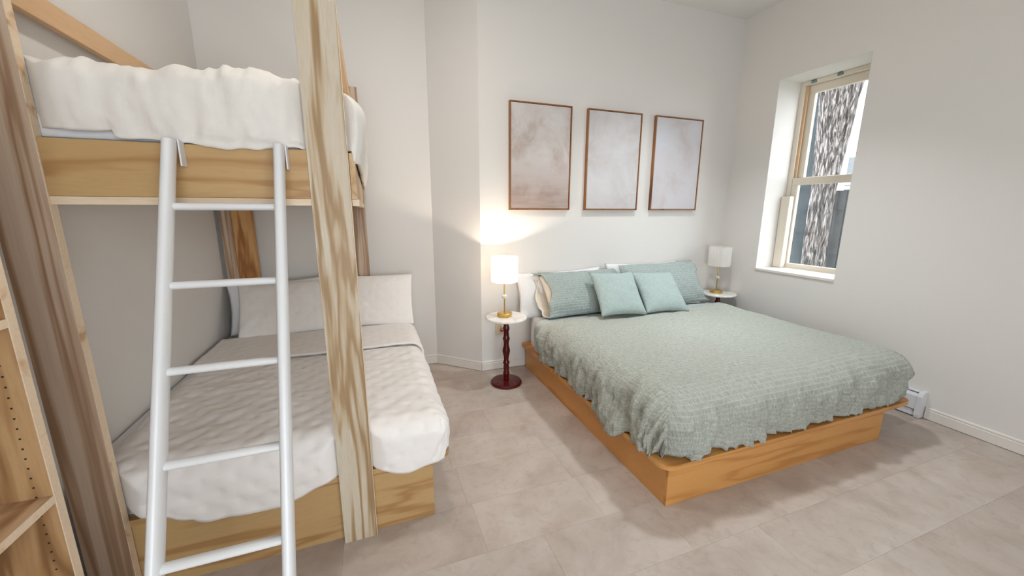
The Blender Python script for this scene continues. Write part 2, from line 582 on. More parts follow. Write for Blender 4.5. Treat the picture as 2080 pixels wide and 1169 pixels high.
# ------------------------------------------------------------------ window
win = bpy.data.objects.new('window_1', None)
COL.objects.link(win)
win.location = (4.08, 2.498, WZ0)
struct(win)
win['label'] = 'double-hung window with cream frame and dirty panes in a deep white recess'
box('window_sill', XR - 0.014, 4.06, WY0 + 0.001, WY1 - 0.001, WZ0 - 0.016, WZ0 + 0.006, TRIM, win, 0.002)
box('jamb', 4.05, 4.148, WY1 - 0.045, WY1 - 0.001, WZ0 + 0.002, WZ1 - 0.002, VINYL, win)
box('jamb', 4.05, 4.148, WY0 + 0.001, WY0 + 0.045, WZ0 + 0.002, WZ1 - 0.002, VINYL, win)
box('head_jamb', 4.05, 4.148, WY0 + 0.045, WY1 - 0.045, WZ1 - 0.036, WZ1 - 0.002, VINYL, win)
box('jamb_liner', 4.066, 4.082, WY1 - 0.066, WY1 - 0.046, 1.80, WZ1 - 0.04, TAN, win)
box('jamb_liner', 3.985, 4.048, WY1 - 0.094, WY1 - 0.004, WZ0 + 0.008, 1.64, VINYL, win, 0.006, 2)


def sash(name, x0, x1, y0, y1, z0, z1, st, rb, rtp):
    bm = bmesh.new()
    s = from_bm(name, box_bm(bm, x0, x1, y0, y1, z0, z0 + rb, 0.003), VINYL, win)
    for nm, a in (('sash_rail', (y0, y1, z1 - rtp, z1)), ('sash_stile', (y0, y0 + st, z0 + rb, z1 - rtp)), ('sash_stile', (y1 - st, y1, z0 + rb, z1 - rtp))):
        from_bm(nm, box_bm(bmesh.new(), x0, x1, *a, 0.003), VINYL, s, world=False).data.transform(Matrix.Translation(-win.location))
    xm = (x0 + x1) / 2
    p = from_bm('window_pane', box_bm(bmesh.new(), xm - 0.002, xm + 0.002, y0 + st - 0.004, y1 - st + 0.004, z0 + rb - 0.004, z1 - rtp + 0.004), GLASS, s, world=False)
    p.data.transform(Matrix.Translation(-win.location))
    return s


sash('upper_sash', 4.094, 4.132, WY0 + 0.046, WY1 - 0.046, 1.765, WZ1 - 0.037, 0.075, 0.060, 0.075)
sash('lower_sash', 4.054, 4.092, WY0 + 0.046, WY1 - 0.046, 0.916, 1.820, 0.062, 0.050, 0.070)
for yy in (2.74, 2.52):
    box('sash_clip', 4.030, 4.062, yy - 0.020, yy + 0.020, WZ1 - 0.030, WZ1 - 0.006, STEEL, win, 0.004)

fill_win = bpy.data.objects.new('added_fill_window', None)  # unseen window, added so soft daylight fills in under the bunk
COL.objects.link(fill_win)
fill_win.location = ((FX0 + FX1) / 2, YF - 0.06, FZ0)
struct(fill_win)
for nm, a in (('fill_window_frame', (FX0, FX0 + 0.05, FZ0, FZ1)), ('fill_window_frame', (FX1 - 0.05, FX1, FZ0, FZ1)), ('fill_window_frame', (FX0 + 0.05, FX1 - 0.05, FZ0, FZ0 + 0.05)),
              ('fill_window_frame', (FX0 + 0.05, FX1 - 0.05, FZ1 - 0.05, FZ1)), ('fill_window_mullion', ((FX0 + FX1) / 2 - 0.02, (FX0 + FX1) / 2 + 0.02, FZ0 + 0.05, FZ1 - 0.05))):
    box(nm, a[0], a[1], YF - 0.10, YF - 0.04, a[2], a[3], VINYL, fill_win)

# ------------------------------------------------------------------ outside
gm = NT('outdoor_ground', 0.9, 0.1)
gm.base(gm.ramp(gm.noise(gm.coords('Object'), 3, 5), [(0.35, lin(104, 108, 100)), (0.7, lin(150, 150, 140))]))
tag(box('yard_ground', XO, 16, -12, 14, -0.3, -0.12, gm.m), kind='structure')
bk = NT('grey_bark', 0.95, 0.1)
_v = bk.coords('Object', (1, 1, 0.16))
_n = bk.noise(_v, 44, 5, 0.65, 0.7)
bk.base(bk.ramp(_n, [(0.36, lin(22, 19, 17)), (0.50, lin(88, 81, 77)), (0.62, lin(164, 157, 153))]))
bk.bump(_n, 0.9, 0.04)
bm = bmesh.new()
rings = []
for k in range(61):
    z = -0.15 + k * 0.1
    cx, cy = 5.62, 3.44 + 0.02 * z + 0.02 * math.sin(z * 1.6)
    r = 0.115 + 0.10 * math.exp(-max(z + 0.15, 0) * 3) + (0.075 * max(0, z - 1.8) if z < 3.6 else 0.135)
    ring = []
    for i in range(36):
        a = 2 * PI * i / 36
        d = 1 + 0.16 * noise.noise(Vector((math.cos(a) * 3, math.sin(a) * 3, z * 0.9))) + 0.10 * abs(math.sin(a * 9 + 2.5 * noise.noise(Vector((a, z * 1.2, 4)))))
        ring.append(bm.verts.new((cx + r * d * math.cos(a), cy + r * d * math.sin(a), z)))
    rings.append(ring)
for k in range(60):
    for i in range(36):
        bm.faces.new((rings[k][i], rings[k][(i + 1) % 36], rings[k + 1][(i + 1) % 36], rings[k + 1][i]))
bm.faces.new(rings[-1])
tag(from_bm('tree_trunk', bm, bk.m, None, True), 'thick grey tree trunk with furrowed bark outside the window', 'tree')

FENCE = mat_wood('weathered_fence_boards', lin(46, 46, 46), lin(38, 38, 38), lin(26, 26, 26), 'z', 10, 1.5, 0.85, 0.0, 0.5)
RAILP = mat_plain('weathered_white_rail', lin(176, 178, 180), 0.7, 0.2)
fe = thing('board_fence', 'dark weathered vertical board fence with a white top rail behind the tree', 'fence', (6.5, 3.8, -0.12))
yy = 2.0
while yy < 3.95:
    box('board', 6.49 + random.uniform(0, 0.006), 6.515, yy, yy + 0.135, -0.11, 1.79, FENCE, fe)
    yy += 0.142
for z0, z1 in ((1.80, 1.845), (1.86, 1.90)):
    box('top_rail', 6.46, 6.55, 2.0, 4.08, z0, z1, RAILP, fe)
SIDING = mat_plain('pale_siding', lin(140, 143, 146), 0.8, 0.2)
TEAL = mat_plain('teal_grey_siding', lin(30, 40, 44), 0.8, 0.2, 0, 0.3, 9)
nb = thing('neighbour_house', 'pale grey neighbouring wall seen above the dark fence', 'building', (10.5, 4.0, -0.12))
for k in range(9):
    box('siding_board', 10.40 - 0.0, 10.46, 1.2, 6.02, -0.10 + k * 0.31, 0.212 + k * 0.31, SIDING, nb)
th = thing('teal_shed', 'teal grey clapboard house wall behind the tree trunk', 'building', (7.6, 6.6, -0.12))
for k in range(22):
    box('siding_board', 7.56 + 0.012 * (k % 2), 7.66, 4.72, 9.0, -0.115 + k * 0.2, 0.085 + k * 0.2 + 0.004, TEAL, th)

# ------------------------------------------------------------------ ceiling lamps (above the frame)
GLOBE = mat_plain('opal_glass', lin(240, 236, 228), 0.3, 0.4)
for loc, lab in ((LAMP_BED, 'round flush ceiling lamp above the sage green bed'), (LAMP_BUNK, 'round flush ceiling lamp beside the bunk bed')):
    t = thing('ceiling_lamp', lab, 'ceiling lamp', (loc[0], loc[1], H))
    from_bm('mount', lathe_bm([(0.0, -0.095), (0.17, -0.095), (0.185, -0.07), (0.185, -0.002), (0.0, -0.002)], 40, (loc[0], loc[1], H)), GLOBE, t, auto=40)

# ------------------------------------------------------------------ cloth builders


def lerp_tab(tab, x):
    if x <= tab[0][0]: return tab[0][1]
    for (a, va), (b, vb) in zip(tab, tab[1:]):
        if x <= b:
            t = (x - a) / (b - a)
            t = t * t * (3 - 2 * t)
            return va + (vb - va) * t
    return tab[-1][1]


def drape(name, x0, x1, y0, y1, ztop, r, hem, mat, parent=None, res=0.014, bulge=0.0, disp=None, top=None, limit=None, thick=0.012, nov=26):
    """cloth over a box: (x0..y1) are its outer faces, hem = {side: fn(coord)->z or None (flat edge)}"""
    L, R, Fr, B = (hem.get(k) for k in 'LRFB')
    ix0, ix1 = (x0 + r if L else x0), (x1 - r if R else x1)
    iy0, iy1 = (y0 + r if Fr else y0), (y1 - r if B else y1)

    def axis(lo, hi, a, b):
        n = max(4, int((hi - lo) / res))
        s = []
        if a: s += [(lo, -1 + i / nov) for i in range(nov)]
        s += [(lo + (hi - lo) * i / n, 0.0) for i in range(n + 1)]
        if b: s += [(hi, (i + 1) / nov) for i in range(nov)]
        return s

    A, Bx = axis(ix0, ix1, L, R), axis(iy0, iy1, Fr, B)
    q = r * PI / 2
    bm = bmesh.new()
    uvl = bm.loops.layers.uv.new('UVMap')
    grid, uvs = [], {}
    for a, ta in A:
        row = []
        for b, tb in Bx:
            fa = L if ta < 0 else R
            fb = Fr if tb < 0 else B
            La = abs(ta) * (q + ztop - r - fa(b)) if ta else 0.0
            Lb = abs(tb) * (q + ztop - r - fb(a)) if tb else 0.0
            sa, sb = (La if ta > 0 else -La), (Lb if tb > 0 else -Lb)
            Lm = max(La, Lb)
            z = ztop
            X, Y = a, b
            if Lm > 0:
                d = Vector((sa, sb)).normalized()
                if Lm < q:
                    th_ = Lm / r
                    o, dn = r * math.sin(th_), r * (1 - math.cos(th_))
                else:
                    o, dn = r, r + Lm - q
                tt = max(abs(ta), abs(tb))
                o += bulge * math.sin(PI * min(1, tt))
                X += d.x * o
                Y += d.y * o
                z -= dn
            if top and z > ztop - r * 1.2: z += top(a, b) * (1 - (ztop - z) / (r * 1.2))
            v = bm.verts.new((X, Y, z))
            uvs[v] = (a + sa, b + sb)
            row.append(v)
        grid.append(row)
    for i in range(len(grid) - 1):
        for j in range(len(grid[0]) - 1):
            bm.faces.new((grid[i][j], grid[i + 1][j], grid[i + 1][j + 1], grid[i][j + 1]))
    bmesh.ops.recalc_face_normals(bm, faces=bm.faces)
    bm.normal_update()
    if sum(f.normal.z for f in bm.faces) < 0:
        bmesh.ops.reverse_faces(bm, faces=bm.faces)
        bm.normal_update()
    if disp:
        mv = [(v, v.normal.copy() * disp(uvs[v][0], uvs[v][1], v.co)) for v in bm.verts]
        for v, d in mv: v.co += d
    if limit:
        for v in bm.verts: v.co = limit(v.co)
    for f in bm.faces:
        for lp in f.loops: lp[uvl].uv = uvs[lp.vert]
    if parent is not None: bmesh.ops.translate(bm, verts=bm.verts, vec=-root_offset(parent))
    me = bpy.data.meshes.new(name)
    bm.to_mesh(me)
    bm.free()
    o = link(name, me, mat, parent, True)
    if thick:
        so = o.modifiers.new('cloth_thickness', 'SOLIDIFY')
        so.thickness = thick
        so.offset = -1
    return o


def fr(x, y, z, s, oct=3):
    return noise.fractal(Vector((x * s, y * s, z * s)), 1.0, 2.0, oct)


def pillow_bm(w, h, t, nx=40, ny=28, pin=0.07, wr=0.010, seed=0.0, dimples=None, sag=0.0, pw=3.0):
    bm = bmesh.new()
    uvl = bm.loops.layers.uv.new('UVMap')
    sheets = []
    for s in (1, -1):
        g = []
        for i in range(nx + 1):
            row = []
            for j in range(ny + 1):
                u, v = -1 + 2 * i / nx, -1 + 2 * j / ny
                X = u * w / 2 * (1 - pin * abs(u) * (1 - v * v))
                Y = v * h / 2 * (1 - pin * 1.3 * abs(v) * (1 - u * u))
                k = max(0.0, (1 - abs(u) ** pw) * (1 - abs(v) ** pw)) ** 0.62
                Z = s * t / 2 * k
                n = fr(X + seed, Y, s * 0.3, 7.0) * wr * min(1, k * 2)
                n += abs(fr(X * 1.3 + seed, Y * 0.6, s, 15.0, 2)) * wr * 0.9 * (1 - k) * min(1, k * 6)
                Z += s * n
                if dimples:
                    for dx, dy in dimples:
                        q = ((X - dx) ** 2 + (Y - dy) ** 2) / 0.00035
                        if q < 9: Z -= s * 0.0045 * math.exp(-q * 1.6)
                if sag: Y -= sag * (1 - u * u) * max(0, v)
                row.append((X, Y, Z, u, v))
            g.append(row)
        sheets.append(g)
    vg = {}
    for s, g in enumerate(sheets):
        for i in range(nx + 1):
            for j in range(ny + 1):
                edge = i in (0, nx) or j in (0, ny)
                key = (0 if edge else s, i, j)
                if key not in vg:
                    p = g[i][j]
                    vg[key] = bm.verts.new((p[0], p[1], 0 if edge else p[2]))
    for s in (0, 1):
        for i in range(nx):
            for j in range(ny):
                ks = [(i, j), (i + 1, j), (i + 1, j + 1), (i, j + 1)]
                vs = [vg[(0 if (a in (0, nx) or b in (0, ny)) else s, a, b)] for a, b in ks]
                if s: vs = vs[::-1]
                f = bm.faces.new(vs)
                for lp, (a, b) in zip(f.loops, ks if not s else ks[::-1]):
                    lp[uvl].uv = (w * a / nx, h * b / ny)
    return bm


def frame_matrix(center, phi, yaw=0.0, roll=0.0):
    """local X across, local Y leaning up by phi from horizontal (towards +y), local Z the face normal"""
    m = Matrix.Rotation(yaw, 4, 'Z') @ Matrix.Rotation(phi, 4, 'X') @ Matrix.Rotation(roll, 4, 'Z')
    return Matrix.Translation(center) @ m


def place_pillow(name, label, cat, bm, mat, center, phi, yaw=0.0, roll=0.0, group=None):
    me = bpy.data.meshes.new(name)
    bm.to_mesh(me)
    bm.free()
    o = link(name, me, mat, None, True)
    o.matrix_world = frame_matrix(center, phi, yaw, roll)
    return tag(o, label, cat, group)


# ------------------------------------------------------------------ big bed
bed = thing('platform_bed', 'low maple plywood platform bed with box base under the sage duvet', 'bed', (2.34, 2.3, 0))
BX0, BX1, BY0, BY1 = 1.336, 3.112, 1.344, 3.262
box('front_panel', BX0, BX1, BY0, BY0 + 0.019, 0.0, 0.212, MAPLE, bed, 0.0008)
box('side_panel', BX0, BX0 + 0.019, BY0 + 0.0195, BY1, 0.0, 0.212, MAPLE_Y, bed, 0.0008)
box('side_panel', BX1 - 0.019, BX1, BY0 + 0.0195, BY1, 0.0, 0.212, MAPLE_Y, bed, 0.0008)
box('rear_panel', BX0 + 0.0195, BX1 - 0.0195, BY1 - 0.019, BY1, 0.0, 0.212, MAPLE, bed, 0.0008)
bm = prism_bm(bmesh.new(), rounded_rect(1.300, 3.395, 1.328, 3.300, (0.03, 0.03, 0.075, 0.075)), 0.2125, 0.240)
from_bm('platform', bm, MAPLE, bed, auto=30)
mt = prism_bm(bmesh.new(), rounded_rect(1.375, 3.325, 1.400, 3.290, (0.06, 0.06, 0.09, 0.09)), 0.241, 0.520)
bmesh.ops.bevel(mt, geom=[e for e in mt.edges if abs(e.verts[0].co.z - e.verts[1].co.z) < 1e-4], offset=0.035, segments=4, affect='EDGES', profile=0.5)
tag(from_bm('mattress', mt, WHITE_SHEET, None, auto=50), 'thick king mattress in a white fitted sheet on the plywood platform bed', 'mattress')


def sheet_disp(u, v, co):
    return 0.006 * fr(u, v, 1.0, 6.0) + 0.004 * math.sin(v * 60 + 3 * fr(u, v, 2, 3))


tag(drape('folded_sheet', 1.315, 3.385, 2.60, 3.02, 0.552, 0.11, {'L': lambda c: 0.262, 'R': lambda c: 0.262}, MINT_SHEET, None, 0.02, 0.006, sheet_disp, None, None, 0.02),
    'smooth grey-mint sheet folded back below the striped pillows', 'sheet')


def duvet_disp(u, v, co):
    side = max(0.0, min(1.0, (0.55 - co.z) / 0.12))
    d = 0.010 * fr(u, v, 0.0, 2.6) + 0.006 * fr(u + 3, v * 2.2, 1.0, 7.0)
    # gathers running down the sides
    along = v if (co.x < 1.45 or co.x > 3.25) else u
    g = noise.ridged_multi_fractal(Vector((along * 7.5 + 0.8 * co.z, co.z * 3.0 + 0.7 * along, 2.0)), 0.9, 2.0, 3, 1.0, 2.0)
    d += side * (0.032 * (g - 1.0) + 0.020 * fr(along * 1.0, co.z * 0.6, 5.0, 9.0) + 0.008 * fr(along * 1.2 + co.z, co.z - along * 0.5, 8.0, 22.0))
    d += 0.045 * side * math.exp(-((v - 1.78) / 0.13) ** 2) * (co.x < 1.5) * max(0.0, (0.45 - co.z) / 0.2)
    return d


def hemL(c): return 0.236 + 0.022 * noise.noise(Vector((c * 4.1, 1.0, 0))) - 0.030 * math.exp(-((c - 1.78) / 0.14) ** 2)
def hemF(c): return 0.247 + 0.006 * noise.noise(Vector((c * 3.3, 4.0, 0))) - 0.03 * math.exp(-((c - 2.30) / 0.10) ** 2)


def duvet_limit(co):
    # rests on the platform where it is inside the platform's edge
    inside = 1.302 < co.x < 3.393 and co.y > 1.331
    if inside and co.z < 0.2535: co.z = 0.2535
    return co


tag(drape('duvet', 1.312, 3.385, 1.352, 2.84, 0.578, 0.15, {'L': hemL, 'R': lambda c: 0.25, 'F': hemF}, SAGE, None, 0.0125, 0.034, duvet_disp,
          lambda a, b: 0.012 * fr(a, b, 0, 1.6), duvet_limit, 0.010, 34),
    'rumpled sage green seersucker duvet spread over the low platform bed', 'duvet')


# pillowcases with an open end ------------------------------------------------
def case_bm(w, h, t, seed, n=44, m=48):
    """tube along X: closed seam at +X, open hem at -X"""
    bm = bmesh.new()
    uvl = bm.loops.layers.uv.new('UVMap')
    rings, uv = [], {}
    for i in range(n + 1):
        s = i / n
        X = -w / 2 + w * s
        tk = t / 2 * (1 - max(0, (s - 0.55) / 0.45) ** 2.6) ** 0.6 if s < 1 else 0.002
        if s < 0.16: tk = t / 2 * (0.62 + 0.38 * math.sin(s / 0.16 * PI / 2))
        hh = h / 2 * (1 - 0.05 * math.sin(PI * s))
        ring = []
        for k in range(m):
            a = 2 * PI * k / m
            ca, sa = math.cos(a), math.sin(a)
            Y = hh * math.copysign(abs(ca) ** 0.85, ca)
            Z = tk * math.copysign(abs(sa) ** 1.15, sa)
            n_ = 0.012 * fr(X + seed, Y, Z, 6.0) + 0.010 * max(0, 1 - s / 0.3) * math.sin(a * 9 + 4 * fr(X, a, seed, 2))
            f = min(1, (tk / (t / 2)) * 1.5)
            Z += n_ * f * (1 if sa >= 0 else -1)
            Xo = X + 0.075 * max(0.0, sa) * max(0.0, 1 - s / 0.30) - (0.02 * math.sin(a * 3 + seed) + 0.012 * math.sin(a * 7)) * max(0, 1 - s / 0.15)
            v = bm.verts.new((Xo, Y, Z))
            uv[v] = (X, Y)
            ring.append(v)
        rings.append(ring)
    for i in range(n):
        for k in range(m):
            f = bm.faces.new((rings[i][k], rings[i][(k + 1) % m], rings[i + 1][(k + 1) % m], rings[i + 1][k]))
            for lp in f.loops: lp[uvl].uv = uv[lp.vert]
    bmesh.ops.recalc_face_normals(bm, faces=bm.faces)
    return bm


def sham(label, w, h, t, center, phi, yaw, roll, mirror, seed):
    root = thing('bed_pillow', label, 'pillow', center)
    root.matrix_world = frame_matrix(center, phi, yaw, roll)
    bm = case_bm(w, h, t, seed)
    inner = pillow_bm(w * 0.93, h * 0.90, t * 0.86, 30, 20, 0.03, 0.004, seed)
    bmesh.ops.translate(inner, verts=inner.verts, vec=(w * 0.02, 0, 0))
    hem = bmesh.new()
    for b in (bm, inner):
        if mirror:
            bmesh.ops.scale(b, verts=b.verts, vec=(-1, 1, 1))
            bmesh.ops.reverse_faces(b, faces=b.faces)
    hem.free()
    c = from_bm('pillowcase', bm, SAGE_P, root, True, world=False)
    so = c.modifiers.new('cloth_thickness', 'SOLIDIFY')
    so.thickness = 0.004
    so.offset = -1
    so.use_rim = True
    c.data.materials.append(CREAM_LIN)
    so.material_offset = 1
    from_bm('pillow_insert', inner, CREAM_LIN, root, True, world=False)
    return root


sham('sage striped pillow with open case end beside the lit lamp', 0.92, 0.47, 0.185, (1.850, 3.105, 0.745), 0.86, 0.03, 0.0, False, 1.0)
sham('sage striped pillow with ruffled case end beside the unlit lamp', 0.98, 0.47, 0.185, (2.785, 3.095, 0.768), 1.0, 0.05, 0.0, True, 5.0)
place_pillow('sleeping_pillow', 'plain white pillow squeezed behind the striped pillow nearest the lit lamp', 'pillow',
             pillow_bm(0.92, 0.44, 0.085, seed=3.0), WHITE_SHEET, (1.68, 3.235, 0.724), math.radians(76), 0.0, 0.02)
place_pillow('sleeping_pillow', 'plain white pillow mostly hidden behind the striped pillow nearest the window', 'pillow',
             pillow_bm(0.90, 0.44, 0.085, seed=4.0), WHITE_SHEET, (2.645, 3.24, 0.755), math.radians(76), 0.0, -0.01)
place_pillow('throw_cushion', 'square mint linen cushion leaning against the open-ended striped pillow', 'cushion',
             pillow_bm(0.45, 0.45, 0.13, 34, 34, 0.06, 0.008, 2.0), MINT_LINEN, (2.064, 2.866, 0.764), 0.856, -0.07, -0.024)
place_pillow('throw_cushion', 'square mint linen cushion leaning between the two striped pillows', 'cushion',
             pillow_bm(0.45, 0.45, 0.13, 34, 34, 0.06, 0.008, 6.0), MINT_LINEN, (2.515, 2.848, 0.752), 0.80, -0.06, -0.032)

# ------------------------------------------------------------------ pictures


def mat_painting(name, seed, stops, horizon):
    m = NT(name, 0.75, 0.2)
    v = m.coords('Object', (1, 1, 1), (0, 0, 0), (seed, seed, 0))
    n = m.noise(v, 3.0, 6, 0.62, 0.5)
    c = m.ramp(n, stops)
    sep = m.new('ShaderNodeSeparateXYZ')
    tc = m.new('ShaderNodeTexCoord')
    m.l(tc.outputs['Object'], sep.inputs[0])
    lowz = m.math('SUBTRACT', horizon[0], sep.outputs[2])
    wob = m.math('MULTIPLY_ADD', n, horizon[2])
    m.l(lowz, wob.node.inputs[2])
    f = m.ramp(wob, [(0.38, (0, 0, 0, 1)), (0.75, (1, 1, 1, 1))])
    streak = m.noise(m.coords('Object', (2, 1, 16), (0, 0, 0), (seed, 0, 0)), 2.0, 4)
    dk = m.mix(m.math('MULTIPLY', streak, 0.55), horizon[1], lin(206, 196, 190))
    c = m.mix(m.math('MULTIPLY', f, horizon[3]), c, dk)
    m.base(c)
    m.bump(m.noise(v, 60, 3), 0.1, 0.002)
    return m.m


PW, PZ0, PZ1 = 0.596, 1.500, 2.409
cl1 = [(0.30, lin(176, 158, 148)), (0.46, lin(200, 192, 188)), (0.62, lin(212, 208, 206))]
cl2 = [(0.30, lin(188, 180, 178)), (0.50, lin(202, 198, 198)), (0.70, lin(210, 208, 210))]
cl3 = [(0.30, lin(194, 182, 180)), (0.50, lin(204, 200, 202)), (0.70, lin(206, 206, 212))]
for x, lab, ca, hz in ((1.174, 'framed cloud painting with brown misty hills, hung above the lit lamp', cl1, (0.50, lin(136, 108, 96), 0.62, 0.9)),
                       (1.936, 'framed pale cloud painting with a faint streaked horizon, between two other paintings', cl2, (0.36, lin(180, 168, 166), 0.34, 0.8)),
                       (2.698, 'framed pale pinkish cloud painting hung beside the room corner', cl3, (0.34, lin(186, 176, 178), 0.34, 0.75))):
    t = thing('framed_painting', lab, 'painting', (x + PW / 2, D, PZ0))
    bm = bmesh.new()
    y0, y1, e = D - 0.036, D - 0.002, 0.009
    box_bm(bm, x, x + e, y0, y1, PZ0, PZ1)
    box_bm(bm, x + PW - e, x + PW, y0, y1, PZ0, PZ1)
    box_bm(bm, x + e, x + PW - e, y0, y1, PZ0, PZ0 + e)
    box_bm(bm, x + e, x + PW - e, y0, y1, PZ1 - e, PZ1)
    from_bm('frame', bm, FRAME_W, t)
    box('canvas', x + e + 0.004, x + PW - e - 0.004, y0 + 0.006, y1, PZ0 + e + 0.004, PZ1 - e - 0.004, mat_painting('cloud_painting', x * 3.1, ca, hz), t)

# ------------------------------------------------------------------ bedside tables and lamps
TBZ = 0.61


def side_table(label, cx, cy):
    t = thing('side_table', label, 'side table', (cx, cy, 0))
    c = (cx, cy, 0)
    from_bm('base', lathe_bm([(0.0, 0.0), (0.128, 0.0), (0.137, 0.006), (0.137, 0.016), (0.128, 0.026), (0.045, 0.032), (0.0, 0.033)], 48, c), MAHOG, t, auto=35)
    prof = [(0.022, 0.030), (0.024, 0.05), (0.022, 0.075), (0.029, 0.088), (0.029, 0.098), (0.022, 0.112), (0.025, 0.150), (0.022, 0.178),
            (0.029, 0.188), (0.029, 0.198), (0.021, 0.212), (0.022, 0.245), (0.031, 0.285), (0.033, 0.300), (0.031, 0.316), (0.022, 0.352),
            (0.023, 0.385), (0.030, 0.408), (0.031, 0.416), (0.024, 0.430), (0.022, 0.475), (0.029, 0.500), (0.030, 0.508), (0.023, 0.522),
            (0.020, 0.545), (0.021, 0.570), (0.024, 0.588)]
    from_bm('stem', lathe_bm(prof, 28, c), MAHOG, t, True)
    from_bm('marble_top', lathe_bm([(0.0, 0.589), (0.170, 0.589), (0.177, 0.594), (0.177, 0.604), (0.172, 0.61), (0.0, 0.61)], 64, c), MARBLE, t, auto=35)
    return t


def table_lamp(label, cx, cy, lit):
    t = thing('table_lamp', label, 'lamp', (cx, cy, TBZ))
    c = (cx, cy, TBZ)
    from_bm('base', lathe_bm([(0.0, 0.0005), (0.064, 0.0005), (0.065, 0.003), (0.065, 0.027), (0.062, 0.030), (0.0, 0.030)], 40, c), BRASS, t, auto=35)
    from_bm('lower_stem', lathe_bm([(0.0, 0.030), (0.006, 0.030), (0.006, 0.150), (0.009, 0.152), (0.009, 0.157), (0.0, 0.157)], 16, c), BRASS, t, auto=35)
    from_bm('marble_ball', lathe_bm([(0.0, 0.152)] + [(0.024 * math.sin(a), 0.171 - 0.019 * math.cos(a)) for a in [PI * k / 12 for k in range(1, 12)]] + [(0.0, 0.190)], 28, c), MARBLE, t, True)
    from_bm('upper_stem', lathe_bm([(0.0, 0.186), (0.008, 0.187), (0.006, 0.192), (0.006, 0.345), (0.014, 0.347), (0.014, 0.385), (0.0, 0.386)], 16, c), BRASS, t, auto=35)
    # pleated drum shade
    N = 112
    bm = bmesh.new()
    rings = []
    for z in (0.300, 0.303, 0.505, 0.508):
        rings.append([bm.verts.new((cx + (0.1095 + (0.0022 if i % 2 else -0.0022) + (0.001 if z in (0.300, 0.508) else 0)) * math.cos(2 * PI * i / N),
                                    cy + (0.1095 + (0.0022 if i % 2 else -0.0022) + (0.001 if z in (0.300, 0.508) else 0)) * math.sin(2 * PI * i / N), TBZ + z)) for i in range(N)])
    for k in range(3):
        for i in range(N):
            bm.faces.new((rings[k][i], rings[k][(i + 1) % N], rings[k + 1][(i + 1) % N], rings[k + 1][i]))
    from_bm('lamp_shade', bm, SHADE, t)
    sp = bmesh.new()
    for k in range(3):
        a = 2 * PI * k / 3 + 0.4
        rod_bm(sp, (cx, cy, TBZ + 0.475), (cx + 0.107 * math.cos(a), cy + 0.107 * math.sin(a), TBZ + 0.495), 0.0015, 6)
    from_bm('shade_ring', sp, BRASS, t)
    bulb = mat_plain('frosted_bulb', lin(250, 246, 238), 0.3, 0.4)
    if lit:
        nt = bulb.node_tree
        b = nt.nodes['Principled BSDF']
        b.inputs['Emission Color'].default_value = (1, 0.82, 0.62, 1)
        b.inputs['Emission Strength'].default_value = 12
    from_bm('light_bulb', lathe_bm([(0.0, 0.386)] + [(0.026 * math.sin(a), 0.416 - 0.030 * math.cos(a)) for a in [PI * k / 10 for k in range(1, 10)]] + [(0.0, 0.446)], 20, c), bulb, t, True)
    if lit:
        add_light('bedside_bulb_light', 'POINT', (cx, cy, TBZ + 0.458), 15.0, (1.0, 0.86, 0.70), 0.01)
    return t


side_table('mahogany pedestal table with round marble top carrying the lit lamp', 1.040, 2.995)
side_table('pedestal table with round marble top in the corner by the window wall', 3.566, 3.118)
table_lamp('lit brass table lamp with glowing white pleated shade', 1.030, 3.010, True)
table_lamp('unlit brass table lamp with white pleated shade near the window', 3.545, 3.135, False)

# wall outlet behind the lit lamp's table
t = thing('wall_outlet', 'beige wall outlet plate with a small clear and red plug behind the mahogany table', 'outlet', (1.085, D, 0.34))
box('cover_plate', 1.045, 1.125, D - 0.007, D - 0.001, 0.345, 0.460, BEIGE, t, 0.002)
box('plug', 1.088, 1.116, D - 0.036, D - 0.0072, 0.375, 0.402, REDPLASTIC, t, 0.004)
box('plug', 1.092, 1.114, D - 0.032, D - 0.0072, 0.415, 0.436, BEIGE, t, 0.004)

# ------------------------------------------------------------------ baseboard heater
t = thing('baseboard_heater', 'white electric baseboard heater along the window wall behind the bed foot', 'heater', (3.72, 2.1, 0))
HY0, HY1 = 1.400, 2.95
box('back_plate', XR - 0.012, XR - 0.001, HY0 + 0.012, HY1, 0.012, 0.196, HEATER, t)
bm = bmesh.new()
pr = [(XR - 0.058, 0.060), (XR - 0.064, 0.066), (XR - 0.064, 0.165), (XR - 0.050, 0.186), (XR - 0.046, 0.184), (XR - 0.060, 0.162), (XR - 0.060, 0.068)]
a = [bm.verts.new((x, HY0 + 0.03, z)) for x, z in pr]
b = [bm.verts.new((x, HY1, z)) for x, z in pr]
for i in range(len(pr)):
    j = (i + 1) % len(pr)
    bm.faces.new((a[i], a[j], b[j], b[i]))
bm.faces.new(a); bm.faces.new(b[::-1])
from_bm('front_cover', bm, HEATER, t)
box('top_grille', XR - 0.038, XR - 0.0125, HY0 + 0.03, HY1, 0.186, 0.198, HEATER, t, 0.002)
box('heating_fins', XR - 0.050, XR - 0.014, HY0 + 0.05, HY1 - 0.02, 0.075, 0.150, DARK, t)
box('kick_plate', XR - 0.052, XR - 0.0125, HY0 + 0.03, HY1, 0.010, 0.054, HEATER, t)
bm = prism_bm(bmesh.new(), [(0, 0), (1, 0), (1, 1), (0, 1)], 0, 1)
bm.free()
bm = bmesh.new()
pr = [(XR - 0.0005, 0.004), (XR - 0.060, 0.004), (XR - 0.068, 0.030), (XR - 0.068, 0.168), (XR - 0.052, 0.196), (XR - 0.040, 0.202), (XR - 0.0005, 0.202)]
a = [bm.verts.new((x, HY0, z)) for x, z in pr]
b = [bm.verts.new((x, HY0 + 0.03, z)) for x, z in pr]
for i in range(len(pr)):
    j = (i + 1) % len(pr)
    bm.faces.new((a[i], a[j], b[j], b[i]))
